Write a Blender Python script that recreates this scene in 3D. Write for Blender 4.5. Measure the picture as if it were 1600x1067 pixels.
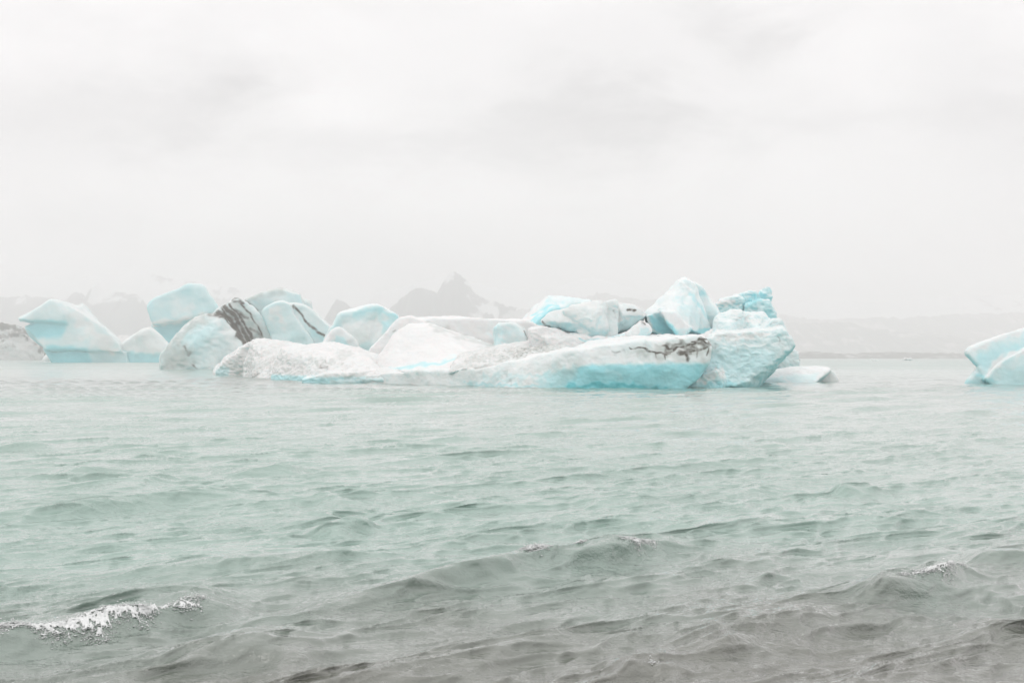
import bpy, bmesh, math, random
import numpy as np

for o in list(bpy.data.objects):
    bpy.data.objects.remove(o)
random.seed(7)
SC = bpy.context.scene
COL = SC.collection

# ------------------------------------------------------------------ camera
CAM_H = 2.2
F_PX = 1600 * 35 / 36          # focal length in photo pixels
HOR = 556.0                    # eye level in photo pixels
cam_d = bpy.data.cameras.new('camera')
cam_d.lens = 35; cam_d.sensor_width = 36
cam_d.shift_y = (HOR - 533.5) / 1600
cam_d.clip_start = 0.1; cam_d.clip_end = 30000
cam = bpy.data.objects.new('camera', cam_d)
cam.location = (0, 0, CAM_H); cam.rotation_euler = (math.radians(90), 0, 0)
COL.objects.link(cam); SC.camera = cam

# ------------------------------------------------------------------ sky, sun, exposure
SUN_EL, SUN_AZ = math.radians(52), math.radians(215)   # high, behind the camera to the left, veiled by cloud
W = bpy.data.worlds.new('World'); SC.world = W; W.use_nodes = True
nt = W.node_tree; nt.nodes.clear()
N = nt.nodes.new; L = nt.links.new
def wmath(op, a, b=None, c=None, clamp=False):
    n = N('ShaderNodeMath'); n.operation = op; n.use_clamp = clamp
    for i, v in enumerate((a, b, c)):
        if v is None: continue
        if isinstance(v, (int, float)): n.inputs[i].default_value = v
        else: L(v, n.inputs[i])
    return n.outputs[0]
sky = N('ShaderNodeTexSky'); sky.sky_type = 'NISHITA'; sky.sun_disc = False
sky.sun_elevation = SUN_EL; sky.sun_rotation = SUN_AZ
sky.air_density = 1.0; sky.dust_density = 3.0
tc = N('ShaderNodeTexCoord')
sep = N('ShaderNodeSeparateXYZ'); L(tc.outputs['Generated'], sep.inputs[0])
dz = wmath('MAXIMUM', sep.outputs[2], 0.0)
comb = N('ShaderNodeCombineXYZ'); L(sep.outputs[0], comb.inputs[0]); L(sep.outputs[1], comb.inputs[1]); L(wmath('MULTIPLY', sep.outputs[2], 2.3), comb.inputs[2])
def wnoise(scale, detail, rough, dist, off):
    mp = N('ShaderNodeMapping'); mp.inputs[1].default_value = off; L(comb.outputs[0], mp.inputs[0])
    n = N('ShaderNodeTexNoise'); n.inputs['Scale'].default_value = scale; n.inputs['Detail'].default_value = detail
    n.inputs['Roughness'].default_value = rough; n.inputs['Distortion'].default_value = dist
    L(mp.outputs[0], n.inputs[0]); return n.outputs[0]
n1 = wnoise(2.4, 6, 0.55, 0.4, (2.3, 0.4, 0))
n2 = wnoise(5.5, 6, 0.6, 0.6, (7.1, 4.4, 2))
n3 = wnoise(5.0, 5, 0.6, 0.0, (1.1, 9.4, 5))
cl = wmath('ADD', wmath('MULTIPLY', n1, 0.65), wmath('MULTIPLY', n2, 0.35))
# the grey cloud banks and bright gaps of this sky: azimuth slope, elevation slope, half sizes, strength
ys = wmath('MAXIMUM', sep.outputs[1], 0.05)
az = wmath('ADD', wmath('DIVIDE', sep.outputs[0], ys), wmath('MULTIPLY_ADD', n2, 0.36, -0.18))
elv = wmath('ADD', wmath('DIVIDE', sep.outputs[2], ys), wmath('MULTIPLY_ADD', n3, 0.20, -0.10))
fwd = wmath('GREATER_THAN', sep.outputs[1], 0.2)
bank = None
for (px_, py_, rx_, ry_, amt_) in [(270, 175, 210, 62, -.27), (930, 195, 190, 80, -.25), (1560, 190, 170, 190, -.17), (1150, 30, 90, 60, -.19), (660, 225, 150, 34, -.15),
                                   (90, 340, 120, 26, -.13), (560, 110, 190, 80, .08), (1090, 120, 120, 75, .09), (800, 330, 700, 70, .05), (1350, 190, 180, 30, -.10), (80, 60, 160, 60, -.04)]:
    dx_ = wmath('DIVIDE', wmath('SUBTRACT', az, (px_ - 800) / F_PX), rx_ / F_PX)
    dy_ = wmath('DIVIDE', wmath('SUBTRACT', elv, (HOR - py_) / F_PX), ry_ / F_PX)
    d2_ = wmath('ADD', wmath('MULTIPLY', dx_, dx_), wmath('MULTIPLY', dy_, dy_))
    g_ = wmath('MULTIPLY', wmath('POWER', 2.718, wmath('MULTIPLY', d2_, -0.8)), amt_)
    bank = g_ if bank is None else wmath('ADD', bank, g_)
mr = N('ShaderNodeMapRange'); mr.interpolation_type = 'SMOOTHSTEP'
L(cl, mr.inputs[0]); mr.inputs[1].default_value = 0.36; mr.inputs[2].default_value = 0.64
mr.inputs[3].default_value = 0.86; mr.inputs[4].default_value = 1.02
cover = wmath('ADD', mr.outputs[0], wmath('MULTIPLY', bank, fwd))
# an overcast sky brightens from the horizon to the zenith
grad = wmath('MULTIPLY_ADD', wmath('MULTIPLY', dz, dz), 0.55, 0.97)
lum = wmath('MULTIPLY', wmath('MULTIPLY', cover, grad), 10.75)
ctint = N('ShaderNodeCombineXYZ')
L(wmath('MULTIPLY', lum, 1.005), ctint.inputs[0]); L(wmath('MULTIPLY', lum, 0.985), ctint.inputs[1]); L(wmath('MULTIPLY', lum, 0.985), ctint.inputs[2])
mixc = N('ShaderNodeMix'); mixc.data_type = 'RGBA'; mixc.inputs[0].default_value = 0.97
L(sky.outputs[0], mixc.inputs[6]); L(ctint.outputs[0], mixc.inputs[7])
bg = N('ShaderNodeBackground'); bg.inputs[1].default_value = 0.1
L(mixc.outputs[2], bg.inputs[0])
wo = N('ShaderNodeOutputWorld'); L(bg.outputs[0], wo.inputs[0])

sun_d = bpy.data.lights.new('sun', 'SUN'); sun_d.energy = 0.5; sun_d.angle = math.radians(25); sun_d.color = (1.0, 0.97, 0.93)
sun = bpy.data.objects.new('sun', sun_d); COL.objects.link(sun)
sun.rotation_euler = (math.radians(90) - SUN_EL, 0, math.pi - SUN_AZ)

SC.view_settings.view_transform = 'Standard'; SC.view_settings.look = 'None'
SC.view_settings.exposure = 0.0; SC.view_settings.gamma = 1.0; SC.view_settings.use_curve_mapping = False
SC.render.engine = 'CYCLES'
SC.cycles.use_denoising = True
SC.cycles.max_bounces = 8; SC.cycles.diffuse_bounces = 3; SC.cycles.glossy_bounces = 3
SC.cycles.transmission_bounces = 2; SC.cycles.volume_bounces = 5; SC.cycles.transparent_max_bounces = 4

# ------------------------------------------------------------------ helpers
def P(px, py, Y):
    """photo pixel at depth Y -> world point (the camera looks along +Y)"""
    return ((px - 800) / F_PX * Y, Y, CAM_H + (HOR - py) / F_PX * Y)
def WL(Y): return HOR + CAM_H * F_PX / Y      # image row of the waterline at depth Y
def WY(py): return CAM_H * F_PX / (py - HOR)  # depth of the water at an image row

rs = np.random.RandomState(11)
_perm = rs.permutation(256).astype(np.int32); _perm = np.concatenate([_perm, _perm])
_g = rs.normal(size=(256, 3)); _g /= np.linalg.norm(_g, axis=1)[:, None]; _g = _g.astype(np.float32)
def perlin(p):
    p = np.asarray(p, np.float32)
    i = np.floor(p).astype(np.int32); f = p - i.astype(np.float32)
    i &= 255
    u = f * f * f * (f * (f * 6 - 15) + 10)
    out = 0
    for dx in (0, 1):
        wx = u[:, 0] if dx else 1 - u[:, 0]
        for dy in (0, 1):
            wy = u[:, 1] if dy else 1 - u[:, 1]
            for dzz in (0, 1):
                wz = u[:, 2] if dzz else 1 - u[:, 2]
                h = _perm[(_perm[(_perm[(i[:, 0] + dx) & 255] + i[:, 1] + dy) & 255] + i[:, 2] + dzz) & 255]
                g = _g[h]
                out = out + wx * wy * wz * (g[:, 0] * (f[:, 0] - dx) + g[:, 1] * (f[:, 1] - dy) + g[:, 2] * (f[:, 2] - dzz))
    return out * 1.5
def fbm(p, oct=4, lac=2.03, gain=0.5, ridged=False):
    a, s, out = 1.0, 1.0, 0.0
    for k in range(oct):
        n = perlin(p * s + 17.3 * k)
        if ridged: n = 0.5 - np.abs(n) * 1.6
        out = out + a * n; a *= gain; s *= lac
    return out
def facets(p, seed, k=9.0):
    """soft Voronoi cells, each tilted its own way: broken planes of fractured ice"""
    i = np.floor(p).astype(np.int64); num = np.zeros(len(p)); den = np.zeros(len(p))
    p = p.astype(np.float32)
    for a in (-1, 0, 1):
        for b in (-1, 0, 1):
            for c in (-1, 0, 1):
                q = i + np.array([a, b, c])
                h = (q[:, 0] * 73856093 ^ q[:, 1] * 19349663 ^ q[:, 2] * 83492791 ^ (seed * 2654435)) & 0x7fffffff
                r = [((h // m) % 1024) / 1023.0 for m in (1, 1024, 97)]
                g = _g[(h // 7) % 256]
                d = p - (q + np.stack(r, 1)).astype(np.float32)
                w = np.exp(-k * (d * d).sum(1))
                num += w * ((g * d).sum(1) * 1.3 + (r[0] - .5) * .7); den += w
    return num / (den + 1e-9)
def sstep(a, b, x):
    t = np.clip((x - a) / (b - a), 0, 1); return t * t * (3 - 2 * t)

def link(name, me, mat=None, parent=None):
    o = bpy.data.objects.new(name, me); COL.objects.link(o)
    if mat: me.materials.append(mat)
    if parent: o.parent = parent
    return o
def tag(o, label=None, cat=None, group=None, kind=None):
    if label: o['label'] = label
    if cat: o['category'] = cat
    if group: o['group'] = group
    if kind: o['kind'] = kind
    return o
def mesh_np(name, v, q, smooth=True):
    me = bpy.data.meshes.new(name)
    n = q.shape[1]
    me.vertices.add(len(v)); me.vertices.foreach_set('co', np.ascontiguousarray(v, np.float32).ravel())
    me.loops.add(q.size); me.loops.foreach_set('vertex_index', np.ascontiguousarray(q, np.int32).ravel())
    me.polygons.add(len(q)); me.polygons.foreach_set('loop_start', np.arange(0, q.size, n, dtype=np.int32))
    me.update(calc_edges=True)
    if smooth: me.polygons.foreach_set('use_smooth', np.ones(len(q), bool))
    return me
def attr(me, name, val):
    a = me.attributes.new(name, 'FLOAT', 'POINT'); a.data.foreach_set('value', np.ascontiguousarray(val, np.float32))
def vnormals(v, q):
    d1 = v[q[:, 2]] - v[q[:, 0]]; d2 = v[q[:, 3]] - v[q[:, 1]]
    fn = np.cross(d1, d2)
    out = np.zeros_like(v)
    for k in range(4):
        for c in range(3): out[:, c] += np.bincount(q[:, k], fn[:, c], len(v))
    return out / (np.linalg.norm(out, axis=1)[:, None] + 1e-12)

def hull_planes(pts):
    bm = bmesh.new()
    for p in pts: bm.verts.new(p)
    r = bmesh.ops.convex_hull(bm, input=bm.verts[:])
    bm.normal_update()
    c = np.mean(np.array(pts), axis=0)
    pl = []
    for f in bm.faces:
        n = np.array(f.normal); d = -n.dot(np.array(f.verts[0].co))
        if n.dot(c) + d > 0: n, d = -n, -d
        if np.linalg.norm(n) < .5: continue
        if not any(np.dot(n, m) > .9995 for m, _ in pl): pl.append((n, d))
    bm.free(); return pl

def surface_nets(Fv, org, h):
    s = Fv < 0
    c = s[:-1, :-1, :-1].astype(np.int8)
    tot = np.zeros(c.shape, np.int8)
    corners = [(i, j, k) for i in (0, 1) for j in (0, 1) for k in (0, 1)]
    nx, ny, nz = c.shape
    for (i, j, k) in corners: tot += s[i:i + nx, j:j + ny, k:k + nz]
    act = (tot > 0) & (tot < 8)
    idx = np.argwhere(act)
    ids = np.full(c.shape, -1, np.int32); ids[act] = np.arange(len(idx))
    acc = np.zeros((len(idx), 3)); cnt = np.zeros(len(idx))
    for a in corners:
        for ax in range(3):
            if a[ax]: continue
            b = list(a); b[ax] = 1
            fa = Fv[idx[:, 0] + a[0], idx[:, 1] + a[1], idx[:, 2] + a[2]]
            fb = Fv[idx[:, 0] + b[0], idx[:, 1] + b[1], idx[:, 2] + b[2]]
            m = (fa < 0) != (fb < 0)
            t = np.where(m, fa / np.where(m, fa - fb, 1), 0)
            pos = np.tile(np.array(a, float), (len(idx), 1)); pos[:, ax] = t
            acc += pos * m[:, None]; cnt += m
    v = np.array(org) + h * (idx + acc / cnt[:, None])
    quads = []
    for ax in range(3):
        u, w = [(1, 2), (2, 0), (0, 1)][ax]
        sl0 = [slice(None)] * 3; sl1 = [slice(None)] * 3
        sl0[ax] = slice(0, -1); sl1[ax] = slice(1, None)
        ch = s[tuple(sl0)] != s[tuple(sl1)]
        e = np.argwhere(ch)
        e = e[(e[:, u] > 0) & (e[:, w] > 0) & (e[:, u] < ids.shape[u]) & (e[:, w] < ids.shape[w])]
        ins = s[e[:, 0], e[:, 1], e[:, 2]]
        def g(du, dw):
            q = e.copy(); q[:, u] += du; q[:, w] += dw
            return ids[q[:, 0], q[:, 1], q[:, 2]]
        qd = np.stack([g(-1, -1), g(0, -1), g(0, 0), g(-1, 0)], 1)
        qd[~ins] = qd[~ins][:, ::-1]
        quads.append(qd)
    q = np.concatenate(quads); q = q[(q >= 0).all(1)]
    return v, q

def seg_dist(x, y, pts):
    d = np.full(x.shape, 1e9)
    for (x0, y0), (x1, y1) in zip(pts[:-1], pts[1:]):
        ex, ey = x1 - x0, y1 - y0
        t = np.clip(((x - x0) * ex + (y - y0) * ey) / (ex * ex + ey * ey + 1e-9), 0, 1)
        d = np.minimum(d, np.hypot(x - x0 - t * ex, y - y0 - t * ey))
    return d
def poly_dist(x, y, pts):
    d = seg_dist(x, y, pts + [pts[0]])
    ins = np.zeros(x.shape, bool)
    for (x0, y0), (x1, y1) in zip(pts, pts[1:] + [pts[0]]):
        c = (y0 > y) != (y1 > y)
        ins ^= c & (x < (x1 - x0) * (y - y0) / ((y1 - y0) if y1 != y0 else 1e-9) + x0)
    return np.where(ins, -d, d)

def ice(name, hulls, vox, mat, k=1.0, rnd=0.25, amp=3.0, wl=40.0, seed=0, carve=(), paint=(), parent=None,
        ridge=0.0, warp=3.0, facet=2.6, floor=-0.7, band=None, under=0.35, fine=0.3, base_blue=0.0, base_dirt=0.0, base_silt=0.0, top_white=0.5):
    """One lump of ice: a smooth union of convex chunks (points given as (px, py, depth)), minus carve chunks,
    meshed on a grid, roughened, with 'blue' (clear old ice) and 'dirt' (ash bands) kept per vertex.
    vox, k, rnd, amp, wl are in photo pixels at the lump's mean depth."""
    allp = [P(*p) for h in hulls for p in h]
    A = np.array(allp)
    Ym = A[:, 1].mean(); s = Ym / F_PX                     # metres per photo pixel there
    vox = max(vox * 1.3, 1.3); h = np.array([vox, vox * 2.9, vox]) * s      # coarser in depth
    lo = A.min(0) - 4 * h - amp * s; hi = A.max(0) + 4 * h + amp * s
    lo[2] = max(lo[2], floor - 3 * h[2])
    n = np.maximum(np.ceil((hi - lo) / h).astype(int) + 1, 4)
    ax = [lo[i] + h[i] * np.arange(n[i]) for i in range(3)]
    def sdf(pts, out, op, kk):
        pts = np.array([P(*p) for p in pts])
        pad = 6 * h + 2.5 * kk
        i0 = np.maximum(np.floor((pts.min(0) - pad - lo) / h).astype(int), 0)
        i1 = np.minimum(np.ceil((pts.max(0) + pad - lo) / h).astype(int) + 1, n)
        if (i1 <= i0).any(): return
        X = ax[0][i0[0]:i1[0], None, None].astype(np.float32); Yy = ax[1][None, i0[1]:i1[1], None].astype(np.float32); Z = ax[2][None, None, i0[2]:i1[2]].astype(np.float32)
        r = rnd * s * 5
        pl = hull_planes([tuple(p) for p in pts])
        m = None
        for nn, d in pl:
            nn = [float(c_) for c_ in nn]; d = float(d)
            t = nn[0] * X + nn[1] * Yy + (nn[2] * Z + d)
            m = t if m is None else np.maximum(m, t)
        acc = 0
        for nn, d in pl:
            nn = [float(c_) for c_ in nn]; d = float(d)
            acc = acc + np.exp((nn[0] * X + nn[1] * Yy + (nn[2] * Z + d) - m) / r)
        dd = m + r * np.log(acc) - r * 0.35
        v = out[i0[0]:i1[0], i0[1]:i1[1], i0[2]:i1[2]]
        if op == 'add':
            hh = np.clip(kk - np.abs(v - dd), 0, None) / kk
            v[...] = np.minimum(v, dd) - hh * hh * kk * 0.25
        else:
            hh = np.clip(kk - np.abs(v + dd), 0, None) / kk
            v[...] = np.maximum(v, -dd) + hh * hh * kk * 0.25
    Fv = np.full(tuple(n), 1e3, np.float32)
    for hl in hulls: sdf(hl, Fv, 'add', k * s * 6)
    for hl in carve: sdf(hl, Fv, 'sub', k * s * 4)
    Fv = np.maximum(Fv, (floor - ax[2])[None, None, :])
    v, q = surface_nets(Fv.astype(np.float32), lo, h)
    nrm = vnormals(v, q)
    off = np.array([seed * 3.7 + 1.1, seed * 1.3, seed * 2.9])
    u = v / (wl * s)
    d = amp * s * fbm(u + off, 4, gain=0.42)
    if ridge: d += ridge * s * fbm(u * np.array([1.0, 1.0, 1.7]) * 1.6 + off + 9, 4, ridged=True, gain=.55)
    d += fine * s * fbm(u * 7 + off + 4, 2)
    if facet: d += facet * s * (facets(u * np.array([1.3, 1.3, 1.0]) * 1.0 + off, seed + 1, 6.0) + .10 * facets(u * 3.1 + off, seed + 77))
    v = v + nrm * d[:, None]
    wv = lambda p, a: a * s * np.stack([perlin(p + off + 41), perlin(p + off + 83), perlin(p + off + 127)], 1)
    v = v + wv(v / (70 * s), warp * 1.3) + wv(v / (24 * s), warp * .6)      # bend straight edges
    nrm = vnormals(v, q)
    # colour of the ice itself, with some shade painted in through blue
    Y = np.maximum(v[:, 1], 1.0)
    px = 800 + v[:, 0] / Y * F_PX; py = HOR - (v[:, 2] - CAM_H) / Y * F_PX
    jx = perlin(u * 3 + off + 31); jy = perlin(u * 3 + off + 53)
    j2 = fbm(u * 6 + off + 71, 2)
    blue = np.full(len(v), float(base_blue)) + 0.10 * fbm(u * 1.4 + off + 5, 3)
    blue += under * sstep(0.0, 0.9, -nrm[:, 2])
    blue -= top_white * sstep(0.25, 0.9, nrm[:, 2]) * blue
    dirt = np.full(len(v), float(base_dirt)); silt = np.full(len(v), float(base_silt)) * np.clip(1 + 1.2 * fbm(u * 1.1 + off + 15, 3), 0, 2)
    if band:                                               # clear, recently submerged ice along the waterline
        zt, bamt = band
        blue = np.maximum(blue, bamt * sstep(zt * 1.25, zt * 0.55, v[:, 2] + 0.18 * zt * jx))
    front = sstep(0.55, 0.1, nrm[:, 1])
    for st in paint:
        kind, amt, w, pts = st[:4]
        wob = st[4] if len(st) > 4 else 0.5
        if kind[-1] == '*': dist = poly_dist(px + jx * w * wob, py + jy * w * wob, pts)
        else: dist = seg_dist(px + jx * w * wob * 2, py + jy * w * wob * 2, pts) - w * 0.5
        m = sstep(w * 0.5, -w * 0.5, dist) * front
        kd = kind.rstrip('*')
        if kd == 'blue': blue = blue + (amt - blue) * m
        elif kd == 'silt': silt = silt + (amt - silt) * m
        elif kd == 'dirt': dirt = np.maximum(dirt, amt * m * np.clip(0.95 + 0.6 * j2, 0.3, 1.2))
    me = mesh_np(name, v, q)
    attr(me, 'blue', np.clip(blue, 0, 1)); attr(me, 'dirt', np.clip(dirt, 0, 1)); attr(me, 'silt', np.clip(silt, 0, 1))
    return link(name, me, mat, parent)

def box_pts(front, Yf, back, Yb):
    return [(x, y, Yf) for x, y in front] + [(x, y, Yb) for x, y in back]
def slab(front, Yf, th, shrink=0.9, drop=0.0, extra=()):
    """chunk with its face outline at depth Yf and a slightly smaller back th metres behind"""
    cx = sum(p[0] for p in front) / len(front); cy = sum(p[1] for p in front) / len(front)
    pts = [(x, y, Yf) if len(p2) == 2 else (x, y, Yf + p2[2]) for p2 in front for x, y in [p2[:2]]]
    return pts + [(cx + (p[0] - cx) * shrink, cy + (p[1] - cy) * shrink + drop, Yf + th) for p in front] + list(extra)

# ------------------------------------------------------------------ materials
def new_mat(name):
    m = bpy.data.materials.new(name); m.use_nodes = True
    t = m.node_tree; t.nodes.clear()
    out = t.nodes.new('ShaderNodeOutputMaterial'); b = t.nodes.new('ShaderNodeBsdfPrincipled')
    t.links.new(b.outputs[0], out.inputs[0])
    return m, t, b, out
def nd(t, typ, **kw):
    n = t.nodes.new(typ)
    for k_, v_ in kw.items():
        if k_.startswith('_'): setattr(n, k_[1:], v_)
        else: n.inputs[k_.replace('__', ' ')].default_value = v_
    return n
def mth(t, op, a, b=None, c=None, clamp=False):
    n = t.nodes.new('ShaderNodeMath'); n.operation = op; n.use_clamp = clamp
    for i, v in enumerate((a, b, c)):
        if v is None: continue
        if isinstance(v, (int, float)): n.inputs[i].default_value = v
        else: t.links.new(v, n.inputs[i])
    return n.outputs[0]
def mixc3(t, fac, a, b):
    n = t.nodes.new('ShaderNodeMix'); n.data_type = 'RGBA'
    for i, v in ((0, fac), (6, a), (7, b)):
        if isinstance(v, (int, float)): n.inputs[i].default_value = v
        elif isinstance(v, tuple): n.inputs[i].default_value = v if len(v) == 4 else v + (1,)
        else: t.links.new(v, n.inputs[i])
    return n.outputs[2]

def ice_material(name, scale=1.0):
    m, t, b, out = new_mat(name)
    tcn = nd(t, 'ShaderNodeTexCoord')
    ab = nd(t, 'ShaderNodeAttribute', _attribute_name='blue'); ad = nd(t, 'ShaderNodeAttribute', _attribute_name='dirt')
    def noise(sc, det, rough=.55, dist=0.0, vec=None):
        n = nd(t, 'ShaderNodeTexNoise', Scale=sc, Detail=det, Roughness=rough, Distortion=dist)
        t.links.new(vec or tcn.outputs['Object'], n.inputs[0]); return n.outputs[0]
    big = noise(0.5 / scale, 5); small = noise(3.2 / scale, 6, .65)
    bl = mth(t, 'ADD', ab.outputs['Fac'], mth(t, 'MULTIPLY', mth(t, 'SUBTRACT', big, 0.5), 0.14))
    bl = mth(t, 'ADD', bl, mth(t, 'MULTIPLY', mth(t, 'SUBTRACT', small, 0.5), 0.10))
    cr = nd(t, 'ShaderNodeValToRGB'); t.links.new(bl, cr.inputs[0])
    e = cr.color_ramp.elements
    e[0].position = 0.0; e[0].color = (0.775, 0.78, 0.775, 1)
    e[1].position = 1.0; e[1].color = (0.075, 0.49, 0.54, 1)
    for p_, c_ in ((0.18, (0.76, 0.82, 0.82)), (0.42, (0.55, 0.78, 0.805)), (0.72, (0.275, 0.71, 0.775))):
        x = e.new(p_); x.color = c_ + (1,)
    asl = nd(t, 'ShaderNodeAttribute', _attribute_name='silt')
    icecol = mixc3(t, asl.outputs['Fac'], cr.outputs[0], (0.37, 0.41, 0.375))
    # ash: streaky breakup
    mp = nd(t, 'ShaderNodeMapping'); mp.inputs[3].default_value = (1, 1, 2.4); t.links.new(tcn.outputs['Object'], mp.inputs[0])
    st = noise(2.2 / scale, 8, .7, .6, mp.outputs[0])
    dd = mth(t, 'ADD', ad.outputs['Fac'], mth(t, 'MULTIPLY', mth(t, 'SUBTRACT', st, 0.5), 0.95))
    dd = mth(t, 'MULTIPLY', mth(t, 'MULTIPLY', dd, 1.35, clamp=True), mth(t, 'MULTIPLY', ad.outputs['Fac'], 3.0, clamp=True), clamp=True)
    dc = mixc3(t, small, (0.05, 0.045, 0.036), (0.16, 0.145, 0.12))
    col = mixc3(t, dd, icecol, dc)
    t.links.new(col, b.inputs['Base Color'])
    t.links.new(mth(t, 'MULTIPLY_ADD', bl, -0.38, 0.58, clamp=True), b.inputs['Roughness'])
    b.inputs['Subsurface Weight'].default_value = 0.35; b.inputs['Subsurface Radius'].default_value = (0.5, 0.9, 1.0); b.inputs['Subsurface Scale'].default_value = 0.28 * scale
    b.inputs['IOR'].default_value = 1.31; b.inputs['Specular IOR Level'].default_value = 0.4
    bp = nd(t, 'ShaderNodeBump', Strength=0.22, Distance=0.10 * scale)
    vo = nd(t, 'ShaderNodeTexVoronoi', Scale=1.7 / scale, _feature='SMOOTH_F1'); t.links.new(tcn.outputs['Object'], vo.inputs[0])
    hgt = mth(t, 'ADD', small, mth(t, 'MULTIPLY', vo.outputs[0], 0.5))
    t.links.new(hgt, bp.inputs['Height']); t.links.new(bp.outputs[0], b.inputs['Normal'])
    return m
ICE = ice_material('glacier_ice', 1.0)
ICE_FAR = ice_material('glacier_ice_far', 3.0)
ICE_MID = ice_material('glacier_ice_mid', 1.8)

# ------------------------------------------------------------------ water
def water_material():
    m, t, b, out = new_mat('lake_water')
    geo = nd(t, 'ShaderNodeNewGeometry')
    sp = nd(t, 'ShaderNodeSeparateXYZ'); t.links.new(geo.outputs['Position'], sp.inputs[0])
    def noise(vec, sc, det, rough=.5, dist=0.0):
        n = nd(t, 'ShaderNodeTexNoise', Scale=sc, Detail=det, Roughness=rough, Distortion=dist); t.links.new(vec, n.inputs[0]); return n.outputs[0]
    # silty shallows near the beach turn into milky glacial green further out
    patch = noise(geo.outputs['Position'], 0.35, 4)
    dep = mth(t, 'ADD', mth(t, 'MULTIPLY_ADD', sp.outputs[0], -0.25, sp.outputs[1]), mth(t, 'MULTIPLY', mth(t, 'SUBTRACT', patch, .5), 5.0))
    mr_ = nd(t, 'ShaderNodeMapRange', _interpolation_type='SMOOTHSTEP'); t.links.new(dep, mr_.inputs[0])
    mr_.inputs[1].default_value = 5.6; mr_.inputs[2].default_value = 13.0
    col = mixc3(t, mr_.outputs[0], (0.125, 0.131, 0.107), (0.245, 0.365, 0.315))
    t.links.new(col, b.inputs['Base Color'])
    fr = nd(t, 'ShaderNodeMapRange'); t.links.new(sp.outputs[1], fr.inputs[0]); fr.inputs[1].default_value = 40; fr.inputs[2].default_value = 220; fr.inputs[3].default_value = .06; fr.inputs[4].default_value = .34
    t.links.new(fr.outputs[0], b.inputs['Roughness']); t.links.new(fr.outputs[0], b.inputs['Coat Roughness']); b.inputs['IOR'].default_value = 1.5; b.inputs['Coat Weight'].default_value = 1.0; b.inputs['Coat IOR'].default_value = 1.7; b.inputs['Coat Roughness'].default_value = 0.05
    # wind ripples, stretched along the crests
    mp = nd(t, 'ShaderNodeMapping'); mp.inputs[2].default_value = (0, 0, math.radians(-32)); mp.inputs[3].default_value = (0.42, 1.0, 1.0)
    t.links.new(geo.outputs['Position'], mp.inputs[0])
    mp2 = nd(t, 'ShaderNodeMapping'); mp2.inputs[2].default_value = (0, 0, math.radians(28)); mp2.inputs[3].default_value = (0.35, 1.0, 1.0)
    t.links.new(geo.outputs['Position'], mp2.inputs[0])
    r1 = noise(mp.outputs[0], 9.0, 5, .62, .3); r2 = noise(mp2.outputs[0], 24.0, 3, .6, .2)
    hgt = mth(t, 'ADD', mth(t, 'MULTIPLY', r1, 1.0), mth(t, 'MULTIPLY', r2, 0.35))
    bp = nd(t, 'ShaderNodeBump', Distance=0.13)
    pt = noise(mp2.outputs[0], 0.9, 3)
    ps = nd(t, 'ShaderNodeMapRange'); t.links.new(pt, ps.inputs[0]); ps.inputs[1].default_value = .35; ps.inputs[2].default_value = .68; ps.inputs[3].default_value = .14; ps.inputs[4].default_value = .5
    far = nd(t, 'ShaderNodeMapRange'); t.links.new(sp.outputs[1], far.inputs[0]); far.inputs[1].default_value = 8; far.inputs[2].default_value = 70; far.inputs[3].default_value = 1.0; far.inputs[4].default_value = .35
    t.links.new(mth(t, 'MULTIPLY', ps.outputs[0], far.outputs[0]), bp.inputs['Strength'])
    t.links.new(hgt, bp.inputs['Height']); t.links.new(bp.outputs[0], b.inputs['Normal']); t.links.new(bp.outputs[0], b.inputs['Coat Normal'])
    return m
WATER = water_material()

CREST = math.radians(33)                       # crests run 33 degrees off the x axis
CD = np.array([math.cos(CREST), math.sin(CREST)]); CN = np.array([math.sin(CREST), -math.cos(CREST)])  # CN: travel direction
# wave crests seen in the photograph: (photo pixel polyline on the water, height, half width, steepness)
CRESTS = [
    ([(-120, 1035), (60, 1005), (180, 985), (300, 958), (420, 950)], .23, .30),
    ([(420, 955), (560, 945), (700, 918), (820, 893), (930, 880), (1020, 866), (1110, 850)], .19, .30),
    ([(250, 1050), (340, 1028), (430, 1028), (520, 1040)], .10, .28),
    ([(1330, 950), (1400, 938), (1460, 925), (1505, 915), (1560, 918)], .19, .27),
    ([(1500, 892), (1560, 884), (1640, 872), (1700, 866)], .12, .30),
    ([(1080, 1040), (1190, 995), (1260, 985), (1340, 990)], .09, .30),
    ([(1400, 985), (1500, 975), (1560, 985)], .07, .26),
    ([(950, 1066), (1010, 1056), (1060, 1066)], .08, .2),
    ([(-60, 820), (100, 810), (230, 792), (330, 783), (440, 780)], .16, .50),
    ([(150, 910), (240, 900), (350, 890), (470, 883), (580, 872)], .12, .40),
    ([(500, 845), (540, 835), (580, 822)], .12, .35),
    ([(490, 792), (560, 787), (610, 778)], .13, .42),
    ([(310, 832), (420, 822), (480, 828)], .08, .4),
    ([(70, 746), (150, 740), (215, 734)], .14, .5),
    ([(150, 770), (230, 757), (285, 747)], .13, .5),
    ([(360, 745), (430, 741), (480, 738)], .12, .5),
    ([(-40, 706), (40, 704), (100, 702)], .14, .6),
    ([(1060, 840), (1130, 828), (1230, 806), (1300, 800)], .10, .42),
    ([(1305, 780), (1345, 773), (1375, 770)], .14, .4),
    ([(1120, 708), (1180, 702), (1240, 697)], .14, .6),
    ([(900, 792), (980, 788), (1040, 785)], .09, .45),
    ([(640, 690), (700, 692), (760, 690)], .1, .6),
    ([(1480, 1010), (1540, 1000), (1620, 1010)], .06, .3),
    ([(760, 985), (880, 960), (960, 950)], .06, .25),
]
_wr = np.random.RandomState(5)
WAVES = []
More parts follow.
